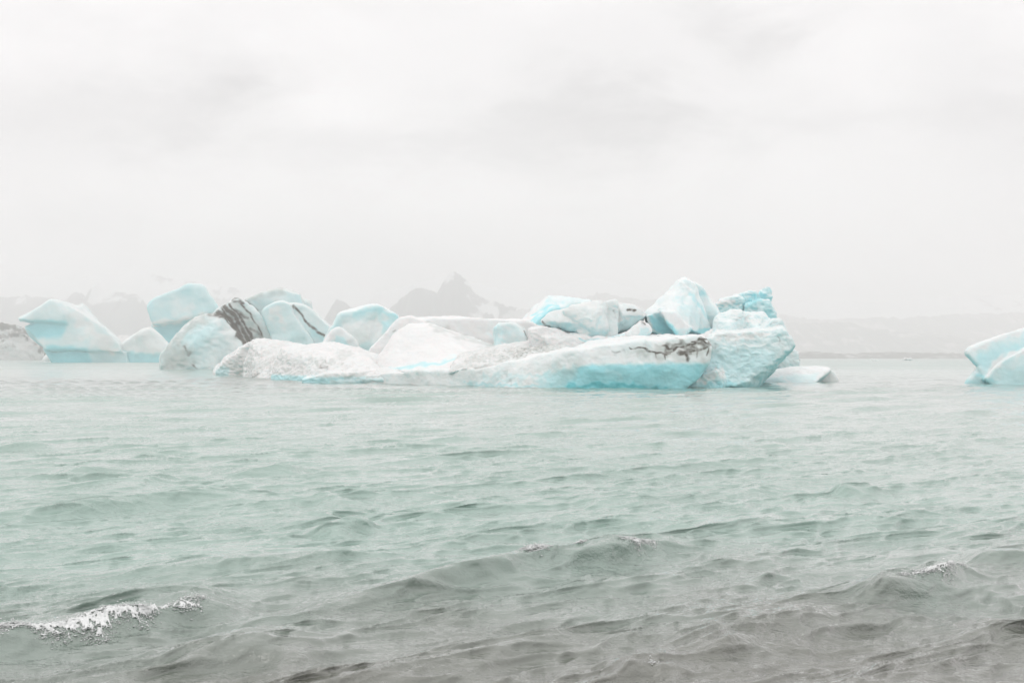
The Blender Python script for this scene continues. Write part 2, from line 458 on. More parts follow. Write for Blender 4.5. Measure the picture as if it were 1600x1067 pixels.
for cnt, l0, l1, ak, spr in ((9, 1.7, 4.2, .026, .14), (24, .6, 1.7, .034, .17), (36, .16, .6, .030, .26)):
    for i in range(cnt):
        lam = l0 * (l1 / l0) ** _wr.rand()
        th = CREST - math.pi / 2 + _wr.normal(0, spr)
        WAVES.append((lam, th, ak * lam / 6.283 * (.6 + .8 * _wr.rand()), _wr.rand() * 6.283))
RIDGES = [(2.2, .04, 4.2, 3.1, .05), (1.2, .045, 4.4, 8.3, .04), (.62, .042, 4.6, 12.9, .02), (.36, .044, 4.4, 21.4, .012), (.21, .032, 4.0, 27.0, .01), (.14, .025, 3.8, 33.0, .008), (.09, .013, 3.6, 41.0, .008)]
def water_height(x, y, spacing=None):
    """z and horizontal shift of the lake surface"""
    z = np.zeros_like(x); sx = np.zeros_like(x); sy = np.zeros_like(x)
    gust = 0.85 + 0.5 * perlin(np.stack([x * .11, y * .07, 0 * x + 4.2], 1))
    cat = np.clip(0.8 + 1.2 * perlin(np.stack([x * .55, y * .4, 0 * x + 9.2], 1)), .12, 2.0)
    offs = 1 + 1.1 * sstep(14, 60, y)                      # longer waves stand higher away from the sheltered beach
    for lam, th, a, ph in WAVES:
        k_ = 2 * math.pi / lam
        fade = 1.0 if spacing is None else sstep(0.55, 0.2, spacing / lam)
        c, s = math.cos(th), math.sin(th)
        arg = k_ * (x * c + y * s) + ph
        A_ = a * fade * (gust * offs if lam > .9 else gust if lam > .6 else cat)
        z += A_ * np.sin(arg)
        Q = 1.5 / offs
        sx += Q * A_ * c * np.cos(arg); sy += Q * A_ * s * np.cos(arg)
    # sharp wind-driven crestlets with flat water between them
    c_ = x * CD[0] + y * CD[1]; n_ = x * CN[0] + y * CN[1]
    for sc_, hh, el, seed, eps in RIDGES:
        fade = 1.0 if spacing is None else sstep(0.5, 0.16, spacing / sc_)
        wx = perlin(np.stack([x / (sc_ * 3), y / (sc_ * 3), 0 * x + seed], 1))
        nn_ = perlin(np.stack([c_ / (el * sc_) + .3 * wx, n_ / sc_ + .55 * wx, 0 * x + seed * 1.37], 1))
        r = np.clip(1 - np.sqrt(4.4 * nn_ * nn_ + eps), 0, 1)
        pk = np.clip(.7 + .8 * perlin(np.stack([x / (sc_ * 4.5), y / (sc_ * 4.5), 0 * x + seed + 5], 1)), 0.15, 1.25)
        dzr = hh * pk * r ** 2.6 * fade
        z += dzr; sx += 1.3 * dzr * CN[0]; sy += 1.3 * dzr * CN[1]
    for pts, hh, w in CRESTS:
        wp = np.array([((p[0] - 800) / F_PX * WY(p[1]), WY(p[1])) for p in pts])
        m = (x > wp[:, 0].min() - 4 * w) & (x < wp[:, 0].max() + 4 * w) & (y > wp[:, 1].min() - 4 * w) & (y < wp[:, 1].max() + 4 * w)
        if not m.any(): continue
        xx, yy = x[m], y[m]
        best = np.full(xx.shape, 1e9); sd = np.zeros_like(xx); tt = np.zeros_like(xx)
        cum = np.concatenate([[0], np.cumsum(np.hypot(*(wp[1:] - wp[:-1]).T))])
        for i in range(len(wp) - 1):
            e = wp[i + 1] - wp[i]; l2 = e.dot(e)
            t = np.clip(((xx - wp[i, 0]) * e[0] + (yy - wp[i, 1]) * e[1]) / l2, 0, 1)
            dx_, dy_ = xx - wp[i, 0] - t * e[0], yy - wp[i, 1] - t * e[1]
            d = np.hypot(dx_, dy_)
            sgn = np.sign(e[0] * dy_ - e[1] * dx_)       # + behind the crest (away from the camera)
            up = d < best
            best = np.where(up, d, best); sd = np.where(up, sgn * d, sd); tt = np.where(up, cum[i] + t * np.sqrt(l2), tt)
        env = sstep(0, .28, tt / cum[-1]) * sstep(1, .72, tt / cum[-1])
        env = env * (0.8 + 0.5 * perlin(np.stack([xx * 1.3, yy * 1.3, 0 * xx + hh * 91], 1)))
        wf = np.where(sd < 0, w * 0.42, w * 1.5)
        prof = np.exp(-(sd / wf) ** 2) - 0.35 * np.exp(-((sd + 1.9 * w) / (1.1 * w)) ** 2)
        z[m] += hh * env * prof
    return z, sx, sy

def build_water():
    rows = [2.5]
    while rows[-1] < 900: rows.append(rows[-1] + max(0.028, rows[-1] ** 2 * 0.00013))
    rows += [1100, 1500, 2200, 3000]
    rows = np.array(rows)
    nc = 680
    u = np.linspace(-1, 1, nc)
    u = np.sign(u) * (0.86 * np.abs(u) + 0.14 * np.abs(u) ** 5)
    X = u[None, :] * (rows[:, None] * 0.80 + 3.0)
    Yg = np.repeat(rows[:, None], nc, 1)
    sp = np.maximum(np.gradient(rows)[:, None] * 0.55, (rows[:, None] * 0.80 + 3.0) * 2 / nc) + 0 * X
    x, y = X.ravel(), Yg.ravel()
    z, sx, sy = water_height(x, y, sp.ravel())
    v = np.stack([x + sx, y + sy, z], 1)
    r, c = len(rows), nc
    i = (np.arange(r - 1)[:, None] * c + np.arange(c - 1)[None, :]).ravel()
    q = np.stack([i, i + 1, i + c + 1, i + c], 1)
    me = mesh_np('lake_water', v, q)
    return tag(link('lake_water', me, WATER), 'wind-ruffled milky green glacial lagoon water, grey by the near shore', kind='structure')
build_water()

# ------------------------------------------------------------------ mountains and far shore
def mountain_material(name, rock, snow, line, var):
    m, t, b, out = new_mat(name)
    geo = nd(t, 'ShaderNodeNewGeometry')
    a = nd(t, 'ShaderNodeAttribute', _attribute_name='snow')
    n = nd(t, 'ShaderNodeTexNoise', Scale=0.033, Detail=8, Roughness=.65); t.links.new(geo.outputs['Position'], n.inputs[0])
    f = mth(t, 'ADD', a.outputs['Fac'], mth(t, 'MULTIPLY', mth(t, 'SUBTRACT', n.outputs[0], .5), var))
    mr_ = nd(t, 'ShaderNodeMapRange'); t.links.new(f, mr_.inputs[0]); mr_.inputs[1].default_value = line - .06; mr_.inputs[2].default_value = line + .06
    t.links.new(mixc3(t, mr_.outputs[0], rock, snow), b.inputs['Base Color'])
    b.inputs['Roughness'].default_value = 0.9; b.inputs['Specular IOR Level'].default_value = 0.1
    return m
ROCK = mountain_material('mountain_rock', (0.11, 0.105, 0.10), (0.78, 0.79, 0.80), 0.5, 0.95)
GLACIER = mountain_material('dirty_glacier', (0.50, 0.49, 0.48), (0.76, 0.72, 0.72), 0.5, 0.5)
BANK = mountain_material('moraine_gravel', (0.27, 0.25, 0.235), (0.72, 0.70, 0.69), 0.5, 0.5)
def ridge_mesh(name, prof, Y, mat, depth=0.35, back=0.3, base_py=566, rough=0.06, seed=0, snow=None, nx=360, ny=50, extra=60, jit=4.0):
    """terrain whose skyline passes through the photo pixels prof at distance Y"""
    px = np.linspace(prof[0][0] - extra, prof[-1][0] + extra, nx)
    top = np.interp(px, [p[0] for p in prof], [p[1] for p in prof])
    jj = np.stack([px / 14.0, 0 * px + seed * 7.7, 0 * px], 1)
    top = top + jit * (.35 + fbm(jj, 5, gain=.62, ridged=True) * -.8)
    fade = sstep(prof[0][0] - extra, prof[0][0], px) * sstep(prof[-1][0] + extra, prof[-1][0], px)
    X = (px - 800) / F_PX * Y
    Hh = np.maximum((base_py - top), 1) / F_PX * Y * (0.25 + 0.75 * fade) if True else None
    zb = -2.0
    t = np.concatenate([np.linspace(-1, 0, int(ny * .68)), np.linspace(0, 1, int(ny * .32))[1:]])
    T = np.repeat(t[None, :], nx, 0)
    Hm = Hh[:, None]
    span = np.maximum(Hh.max(), 40)
    YY = Y + np.where(T < 0, T * depth * Y * .35, T * back * Y * .35)
    sh = np.where(T < 0, np.clip(1 + T, 0, 1) ** 1.25, np.clip(1 - T, 0, 1) ** 1.1)
    XX = np.repeat(X[:, None], len(t), 1)
    p = np.stack([XX.ravel(), YY.ravel(), 0 * XX.ravel() + seed * 11.0], 1)
    nz_ = fbm(p / (span * 1.1), 5, ridged=True, gain=.55).reshape(XX.shape)
    gul = fbm(p * np.array([1, .25, 1]) / (span * .35) + 5, 4, ridged=True, gain=.55).reshape(XX.shape)
    Z = zb + Hm * sh + span * rough * (2.0 * nz_ * (1 - sh) * sh * 2 + gul * (0.25 + (1 - sh)) * sh * 1.5)
    v = np.stack([XX.ravel(), YY.ravel(), np.maximum(Z, zb).ravel()], 1)
    r, c = XX.shape
    i = (np.arange(r - 1)[:, None] * c + np.arange(c - 1)[None, :]).ravel()
    q = np.stack([i, i + c, i + c + 1, i + 1], 1)
    me = mesh_np(name, v, q)
    ppx = 800 + v[:, 0] / v[:, 1] * F_PX; ppy = HOR - (v[:, 2] - CAM_H) / v[:, 1] * F_PX
    sn = snow(ppx, ppy, v, gul.ravel()) if snow else np.zeros(len(v))
    attr(me, 'snow', sn)
    o = link(name, me, mat)
    return tag(o, kind='structure')

ridge_mesh('mountain_ridge', [(600, 496), (612, 484), (628, 472), (640, 463), (648, 458), (662, 456), (672, 461), (682, 463), (689, 454), (695, 444), (702, 436), (711, 431), (718, 435), (726, 442), (733, 449), (737, 460), (745, 468), (760, 476), (790, 482), (830, 494), (860, 505)],
           1600, ROCK, seed=1, rough=.05, snow=lambda x, y, v, g: 0.10 + 0.22 * sstep(.05, .42, g) + .2 * sstep(450, 436, y) + 0.25 * sstep(715, 770, x) * sstep(.1, .4, g))
ridge_mesh('mountain_peak', [(508, 505), (516, 488), (526, 472), (532, 474), (545, 482), (560, 490)], 1550, ROCK, seed=2, extra=25, nx=160)
ridge_mesh('mountain_foothill', [(-60, 470), (0, 471), (40, 468), (75, 471), (100, 476), (112, 466), (120, 462), (130, 466), (137, 476), (146, 450), (152, 449), (160, 462), (190, 464), (215, 468), (235, 486), (270, 500)], 1650, ROCK, seed=3,
           snow=lambda x, y, v, g: 0.16 + 0.35 * sstep(485, 470, y) * sstep(.0, .35, g))
ridge_mesh('snowy_mountain', [(-200, 428), (0, 436), (60, 440), (120, 446), (172, 430), (185, 438), (204, 430), (225, 430), (250, 440), (350, 455), (480, 466), (600, 462), (690, 440), (740, 452), (755, 450), (770, 457), (850, 462), (905, 443), (930, 440), (950, 447), (1000, 462), (1100, 470), (1250, 478), (1400, 478), (1460, 474), (1500, 468), (1540, 470), (1575, 468), (1620, 474), (1800, 470)],
           1900, ROCK, seed=4, nx=700, rough=.05, snow=lambda x, y, v, g: 0.92 - 0.5 * sstep(-.05, .5, g) * sstep(-.05, .4, perlin(v / 140.0 + 3)) * sstep(1250, 1050, x) - .28 * sstep(1400, 1500, x) * sstep(500, 484, y))
ridge_mesh('glacier_slope', [(800, 492), (900, 478), (935, 460), (955, 466), (1000, 474), (1060, 478), (1240, 500), (1300, 505), (1340, 503), (1420, 500), (1500, 497), (1700, 492)], 1450, GLACIER, seed=5, nx=500,
           snow=lambda x, y, v, g: 0.30 + 0.16 * sstep(.1, .4, g) - .2 * sstep(990, 950, x))
ridge_mesh('moraine_hill', [(1180, 512), (1240, 509), (1300, 508), (1335, 509), (1360, 518), (1400, 522), (1480, 528), (1560, 534), (1640, 536), (1800, 530)], 1150, GLACIER, seed=6, nx=300,
           snow=lambda x, y, v, g: 0.30 + 0.16 * sstep(.1, .4, g))
ridge_mesh('far_shore', [(-400, 534), (-100, 530), (60, 526), (180, 520), (215, 520), (300, 530), (600, 544), (1000, 548), (1200, 543), (1250, 545), (1320, 550), (1420, 547), (1500, 550), (1600, 546), (1900, 540)], 850, BANK, seed=7, nx=600, ny=50, base_py=560, depth=.3,
           snow=lambda x, y, v, g: 0.40 + 0.5 * sstep(600, 100, x) * sstep(-.1, .3, g) + .12 * g)

# ------------------------------------------------------------------ icebergs
def empty(name, loc):
    o = bpy.data.objects.new(name, None); o.location = (0, 0, 0); COL.objects.link(o); return o
G_BERG = 'icebergs drifting in the lagoon'

# dirty low berg at the left edge
o = ice('iceberg', [
    slab([(-70, 500), (-20, 503), (8, 508), (36, 513), (50, 524), (62, 536), (74, 546), (77, 570), (-80, 570)], 505, 38, .9),
    slab([(20, 520), (40, 522), (66, 544), (72, 570), (10, 570)], 495, 26, .9),
    slab([(-40, 530), (20, 535), (40, 545), (45, 570), (-40, 570)], 490, 26, .9)],
    1.6, ICE_FAR, k=.8, rnd=.25, amp=3, wl=30, seed=31, ridge=3, base_dirt=.24, base_silt=.12, floor=-3,
    paint=[('dirt', 1, 10, [(-20, 508), (10, 511), (38, 516), (44, 523)]), ('dirt', 1, 10, [(62, 538), (70, 548), (74, 560)]),
           ('dirt', .8, 7, [(0, 528), (25, 522), (40, 520)]), ('dirt', .4, 6, [(0, 545), (20, 540)])])
tag(o, 'low dirty white iceberg with dark streaks at the left edge of the photo', 'iceberg', G_BERG)
o = ice('growler', [slab([(67, 559), (76, 551), (80, 556), (82, 566), (66, 566)], 420, 10, .8)], 1.0, ICE_FAR, k=.4, rnd=.12, amp=1, wl=14, seed=33, floor=-2)
tag(o, 'tiny white wedge of ice beside the blue left iceberg\'s foot', 'ice chunk')

# A: blue and white berg on the left
A = empty('iceberg', (0, 0, 0)); tag(A, 'pale blue iceberg with pointed left snout and low saddle, far left', 'iceberg', G_BERG)
ice('ice_body', [
    slab([(26, 499), (46, 486), (80, 464), (96, 470), (106, 488), (104, 503), (60, 503)], 328, 26, .85, 4),
    slab([(37, 512), (60, 502), (106, 500), (108, 543), (70, 541), (50, 528)], 330.5, 22, .9),
    slab([(88, 468), (108, 474), (122, 480), (140, 497), (165, 526), (190, 538), (192, 549), (72, 544), (92, 510)], 330, 28, .88),
    slab([(118, 482), (129, 475), (139, 486), (158, 510), (188, 538), (150, 540)], 334, 20, .9),
    slab([(70, 545), (96, 543), (200, 548), (205, 580), (92, 580), (84, 562)], 331.5, 26, .95)],
    1.5, ICE_FAR, k=.7, rnd=.2, amp=2.0, wl=45, seed=1, parent=A, floor=-3, base_blue=.30, under=.45,
    paint=[('blue*', .74, 9, [(29, 502), (70, 501), (100, 500), (104, 510), (98, 526), (60, 530), (46, 524)]),
           ('blue*', .80, 8, [(70, 541), (110, 541), (140, 547), (150, 560), (140, 575), (80, 575)]),
           ('blue*', .45, 10, [(140, 548), (200, 552), (200, 575), (140, 575)]),
           ('blue', .28, 10, [(30, 498), (60, 488), (95, 475)]), ('blue', .10, 16, [(120, 490), (150, 530), (180, 545)])])
ice('ice_mound', [
    slab([(178, 548), (196, 532), (212, 520), (226, 512), (236, 509), (250, 520), (262, 534), (272, 548), (276, 556), (180, 556)], 333, 24, .85),
    slab([(176, 550), (276, 552), (280, 580), (176, 580)], 333.5, 22, .95)],
    1.5, ICE_FAR, k=.6, rnd=.2, amp=1.8, wl=30, seed=2, parent=A, floor=-3, base_blue=.12,
    paint=[('blue*', .62, 8, [(180, 549), (215, 549), (240, 553), (280, 553), (280, 575), (180, 575)])])

# B: blue mushroom-shaped berg behind
o = ice('iceberg', [
    slab([(230, 480), (240, 467), (256, 459), (275, 455), (297, 446), (316, 448), (326, 457), (338, 471), (350, 490), (300, 496), (238, 508), (232, 492)], 392, 34, .85),
    slab([(239, 508), (300, 496), (350, 490), (350, 580), (268, 580), (262, 538), (250, 522)], 397, 30, .92)],
    1.4, ICE_FAR, k=.5, rnd=.2, amp=2.0, wl=40, seed=3, floor=-3, base_blue=.42, under=.4, top_white=.3,
    paint=[('blue*', .78, 8, [(240, 510), (300, 500), (350, 495), (350, 545), (262, 548), (250, 524)]),
           ('blue', .12, 6, [(236, 507), (270, 502), (300, 496), (340, 490)]), ('blue', .52, 14, [(236, 478), (240, 490)]), ('blue', .28, 16, [(270, 480), (300, 488)])])
tag(o, 'bright blue mushroom-shaped iceberg behind the dirty striped one', 'iceberg', G_BERG)

# D: tilted dirty berg
D = empty('iceberg', (0, 0, 0)); tag(D, 'tilted grey-green iceberg crossed by black ash bands', 'iceberg', G_BERG)
ice('tilted_slab', [
    slab([(249, 577), (250, 556), (257, 543), (272, 528), (295, 505), (310, 494), (326, 489), (345, 492), (362, 515), (392, 545), (400, 600), (249, 600)], 162, 15, .92, extra=[(300, 540, 159.5), (330, 520, 159.5), (340, 585, 159.0)]),
    slab([(334, 492), (342, 484), (352, 477), (366, 467), (378, 467), (396, 482), (412, 502), (428, 535), (430, 600), (370, 600), (352, 515)], 165, 14, .92)],
    1.3, ICE_MID, k=.5, rnd=.2, amp=2.4, wl=34, seed=4, parent=D, ridge=1.2, floor=-1.5, base_blue=.22, base_dirt=0, base_silt=.12,
    paint=[('blue*', .40, 26, [(285, 520), (318, 505), (350, 502), (345, 520), (325, 535), (312, 558), (296, 545), (275, 545)]),  # hollow of the slab face: its teal shading is painted in as blue
           ('silt*', .6, 20, [(252, 578), (264, 545), (280, 538), (294, 545), (300, 560), (292, 580)]), ('silt', .5, 12, [(262, 545), (300, 505), (330, 494)]), ('silt*', .42, 14, [(340, 488), (368, 470), (384, 480), (405, 505), (424, 535), (380, 540), (360, 505)]), ('dirt', 1, 4, [(346, 484), (360, 498), (372, 517), (388, 545)], .55), ('dirt', 1, 3, [(358, 475), (374, 492), (386, 512), (398, 536)], .55), ('dirt', .8, 2.5, [(372, 470), (390, 490), (404, 514), (414, 534)], .55), ('dirt', .5, 14, [(346, 486), (362, 496), (376, 516), (386, 536)], .4),
           ('dirt', .5, 5, [(285, 542), (297, 552)]), ('dirt', .5, 4, [(300, 570), (308, 577)]),
           ('dirt', 1.0, 7, [(336, 489), (350, 492), (362, 503), (372, 522), (382, 546)], .55),
           ('dirt', 1.0, 7, [(352, 480), (366, 494), (378, 512), (390, 532)], .3),
           ('dirt', .8, 5, [(366, 470), (374, 468), (380, 474)]), ('dirt', .45, 10, [(350, 482), (362, 490), (372, 492)]),
           ('dirt', .55, 6, [(326, 493), (336, 493)]), ('dirt', .55, 5, [(392, 515), (410, 528), (420, 534)]),
           ('dirt', .6, 8, [(372, 485), (382, 495)]), ('dirt', .5, 6, [(385, 525), (400, 530)])])
ice('ice_block', [
    slab([(378, 471), (396, 462), (416, 453), (430, 448), (438, 448), (448, 456), (468, 457), (480, 500), (480, 600), (400, 600)], 175, 18, .9),
    slab([(460, 470), (474, 466), (485, 471), (487, 481), (495, 520), (458, 520)], 186, 10, .9)],
    1.3, ICE_MID, k=.5, rnd=.22, amp=2.2, wl=36, seed=5, parent=D, floor=-1.5, base_blue=.30, base_dirt=0, base_silt=.22,
    paint=[('dirt', 1.0, 8, [(381, 474), (398, 485), (408, 497), (416, 515), (422, 530)], .3), ('dirt', .5, 7, [(400, 492), (410, 505)]), ('silt', .6, 12, [(384, 470), (420, 453), (440, 450)]),
           ('blue*', .45, 10, [(395, 478), (415, 495), (420, 515), (400, 500)]),
           ('blue*', .62, 5, [(420, 512), (432, 514), (446, 530), (446, 537), (424, 535)])])
ice('leaning_slab', [
    slab([(411, 486), (418, 478), (428, 472), (440, 469), (452, 472), (470, 505), (490, 540), (492, 600), (440, 600), (446, 540), (420, 512)], 163, 13, .9),
    slab([(452, 473), (462, 478), (472, 477), (484, 482), (502, 498), (520, 513), (530, 540), (520, 600), (480, 600), (478, 520)], 165, 14, .9)],
    1.3, ICE_MID, k=.35, rnd=.2, amp=2.0, wl=34, seed=6, parent=D, floor=-1.5, base_blue=.30, base_dirt=0, base_silt=.06,
    paint=[('dirt', .85, 3.5, [(458, 477), (470, 490), (484, 508), (498, 520), (508, 526)], .3), ('blue', .45, 8, [(488, 515), (502, 526)]),
           ('blue', .10, 14, [(430, 490), (440, 500)])])

# C: dome berg
o = ice('iceberg', [
    slab([(519, 504), (527, 491), (546, 486), (567, 477), (588, 473), (606, 479), (624, 491), (632, 520), (632, 600), (505, 600), (505, 530)], 138, 14, .88)],
    1.3, ICE_MID, k=.4, rnd=.35, amp=2.6, wl=30, seed=7, floor=-1.5, base_blue=.30,
    paint=[('blue', .5, 7, [(555, 492), (575, 484), (600, 486), (618, 495)]), ('blue*', .12, 10, [(535, 505), (590, 500), (600, 530), (520, 540)]),
           ('blue', .45, 10, [(600, 510), (615, 500)]), ('blue', .35, 6, [(522, 500), (545, 490)])])
tag(o, 'pale blue domed iceberg behind the big snow mound', 'iceberg', G_BERG)
o = ice('iceberg', [slab([(497, 545), (508, 528), (518, 515), (530, 510), (542, 518), (554, 529), (562, 545), (562, 590), (495, 590)], 112, 8, .85)],
    1.2, ICE, k=.4, rnd=.35, amp=1.6, wl=24, seed=8, floor=-1, base_blue=.08,
    paint=[('blue*', .42, 8, [(514, 538), (526, 524), (538, 526), (547, 545), (514, 548)])])
tag(o, 'small rounded white iceberg with one pale blue face', 'iceberg', G_BERG)

# E: blue chunk behind the block
o = ice('iceberg', [
    slab([(812, 505), (824, 491), (837, 478), (849, 466), (861, 461), (880, 465), (896, 470), (906, 466), (925, 470), (930, 600), (806, 600)], 108, 9, .85, extra=[(828, 510, 104), (862, 480, 105)]),
    ], 1.3, ICE, k=.4, rnd=.16, amp=2.0, wl=30, seed=9, floor=-1, base_blue=.45,
    paint=[('blue*', .05, 7, [(808, 510), (824, 488), (850, 464), (858, 464), (838, 485), (828, 512)]), ('blue', .62, 12, [(835, 505), (850, 490), (870, 480)]), ('blue', .25, 10, [(890, 473), (905, 472)])])
tag(o, 'light blue pointed iceberg peeking up behind the grey-white block', 'iceberg', G_BERG)

# H: blue spires
o = ice('iceberg', [
    slab([(1112, 485), (1129, 468), (1150, 463), (1160, 470), (1165, 600), (1112, 600)], 96, 8, .85),
    slab([(1148, 466), (1171, 456), (1182, 458), (1190, 478), (1190, 600), (1145, 600)], 97, 8, .85),
    slab([(1180, 462), (1192, 455), (1202, 448), (1205, 456), (1203, 470), (1190, 490), (1180, 490)], 98, 4, .8),
    slab([(1165, 478), (1190, 470), (1203, 472), (1210, 484), (1213, 500), (1214, 600), (1160, 600)], 95, 6, .85)],
    1.1, ICE, k=.3, rnd=.12, amp=2.2, wl=18, seed=10, ridge=2.2, floor=-1, base_blue=.40,
    paint=[('blue', .62, 9, [(1165, 478), (1178, 470), (1190, 462)]), ('blue', .10, 8, [(1125, 475), (1150, 470)]), ('blue', .55, 9, [(1195, 490), (1210, 497)])])
tag(o, 'jagged blue ice spires behind the right end of the big iceberg', 'iceberg', G_BERG)

# M: the big berg in the middle
M = empty('iceberg', (0, 0, 0)); tag(M, 'large white iceberg with broad blue-based shelf in the centre', 'iceberg', G_BERG)
ice('snow_lump', [
    slab([(333, 580), (342, 572), (358, 565), (368, 555), (372, 549), (387, 535), (397, 531), (411, 530), (430, 548), (430, 600), (333, 600)], 113, 10, .9),
    slab([(395, 533), (412, 530), (436, 534), (470, 542), (500, 545), (500, 600), (380, 600)], 106, 12, .9, extra=[(400, 592, 98), (430, 575, 100), (470, 596, 92), (500, 580, 97)])],
    1.0, ICE, k=.6, rnd=.2, amp=2.6, wl=22, seed=12, parent=M, facet=1.1, ridge=2.6, floor=-1, base_silt=.10,
    paint=[('blue*', .38, 6, [(336, 578), (350, 570), (358, 575), (356, 590), (336, 590)]),
           ('dirt', .55, 8, [(452, 583), (470, 575), (486, 568), (494, 566)], .9), ('dirt', .45, 7, [(395, 588), (402, 584)], .8), ('dirt', .7, 5, [(488, 560), (496, 572)], .8),
           ('silt', .42, 10, [(365, 575), (395, 570), (430, 572), (455, 576)], .9), ('silt', .3, 8, [(400, 552), (430, 548)], .9), ('silt', .4, 7, [(425, 590), (460, 585)], .9)])
ice('snow_apron', [
    slab([(440, 545), (480, 541), (528, 537), (570, 548), (620, 566), (640, 600), (420, 600)], 92, 12, .95, extra=[(480, 590, 86), (560, 590, 80), (620, 580, 78), (440, 596, 90), (640, 600, 76)]),
    slab([(470, 594), (540, 580), (600, 578), (640, 578), (640, 608), (470, 606)], 80, 8, .95)],
    0.9, ICE, k=.6, rnd=.2, amp=2.0, wl=24, seed=13, parent=M, facet=1.1, ridge=1.8, floor=-1,  band=(.55, .5), base_silt=.06,
    paint=[('blue*', .60, 9, [(600, 588), (680, 584), (730, 585), (735, 610), (590, 606)]), ('blue', .7, 5, [(705, 590), (728, 584)]), ('blue', .3, 7, [(520, 596), (600, 592)]),
           ('dirt', .6, 3, [(643, 579), (655, 581), (664, 577)], .7), ('silt', .4, 6, [(495, 568), (520, 563), (545, 556)], .9), ('silt', .4, 5, [(550, 553), (530, 548)], .9), ('dirt', .35, 5, [(500, 572), (512, 575)]), ('silt', .35, 6, [(540, 590), (560, 580)], .9)])
ice('snow_mound', [
    slab([(560, 568), (584, 538), (606, 515), (625, 496), (641, 493), (660, 500), (690, 520), (690, 600), (555, 600)], 93, 12, .9),
    slab([(640, 500), (660, 497), (700, 499), (722, 497), (760, 501), (792, 502), (818, 500), (840, 508), (870, 530), (870, 600), (640, 600)], 94, 12, .95),
    slab([(590, 560), (618, 520), (642, 507), (670, 506), (700, 516), (745, 532), (790, 546), (800, 575), (800, 606), (580, 606)], 84, 10, .95, extra=[(640, 582, 78), (700, 577, 77), (600, 584, 80), (760, 572, 77)])],
    1.1, ICE, k=.35, rnd=.25, amp=1.8, wl=40, seed=14, parent=M, facet=1.1, ridge=.7, floor=-1,
    paint=[('blue', .45, 5, [(600, 578), (640, 572), (690, 566), (724, 555)]), ('silt', .35, 7, [(670, 508), (700, 518), (740, 531), (775, 541)], .6), ('blue', .22, 8, [(760, 520), (775, 535)]), ('dirt', .35, 4, [(614, 518), (618, 516)])])
ice('ice_boulder', [
    slab([(771, 512), (780, 507), (798, 503), (812, 509), (822, 519), (825, 543), (815, 552), (772, 552)], 82, 7, .85)],
    0.9, ICE, k=.5, rnd=.3, amp=1.4, wl=20, seed=15, parent=M, base_blue=.26, base_silt=.12, floor=-1,
    paint=[('blue', .38, 12, [(780, 540), (775, 520)]), ('dirt', .6, 2.0, [(819, 517), (824, 528), (823, 541)], .2), ('dirt', .55, 4, [(822, 542), (832, 542)], .8)])
ice('dirty_saddle', [
    slab([(720, 552), (770, 544), (830, 540), (850, 530), (890, 528), (910, 545), (910, 600), (700, 600)], 78, 12, .95, extra=[(740, 572, 72), (840, 566, 70), (880, 552, 70), (800, 572, 71), (700, 580, 73)])],
    0.9, ICE, k=.5, rnd=.15, amp=2.6, wl=18, seed=16, parent=M, facet=1.1, ridge=2.0, floor=-1, base_silt=.20,
    paint=[('silt', .6, 10, [(780, 560), (810, 552), (850, 545), (880, 538)], .9), ('dirt', .28, 6, [(790, 558), (815, 551), (850, 545)], .9), ('dirt', .5, 4, [(805, 568), (840, 560), (872, 549), (878, 546)], .7), ('silt', .5, 9, [(735, 562), (770, 556)], .9), ('silt', .55, 9, [(855, 540), (890, 534)], .9)])
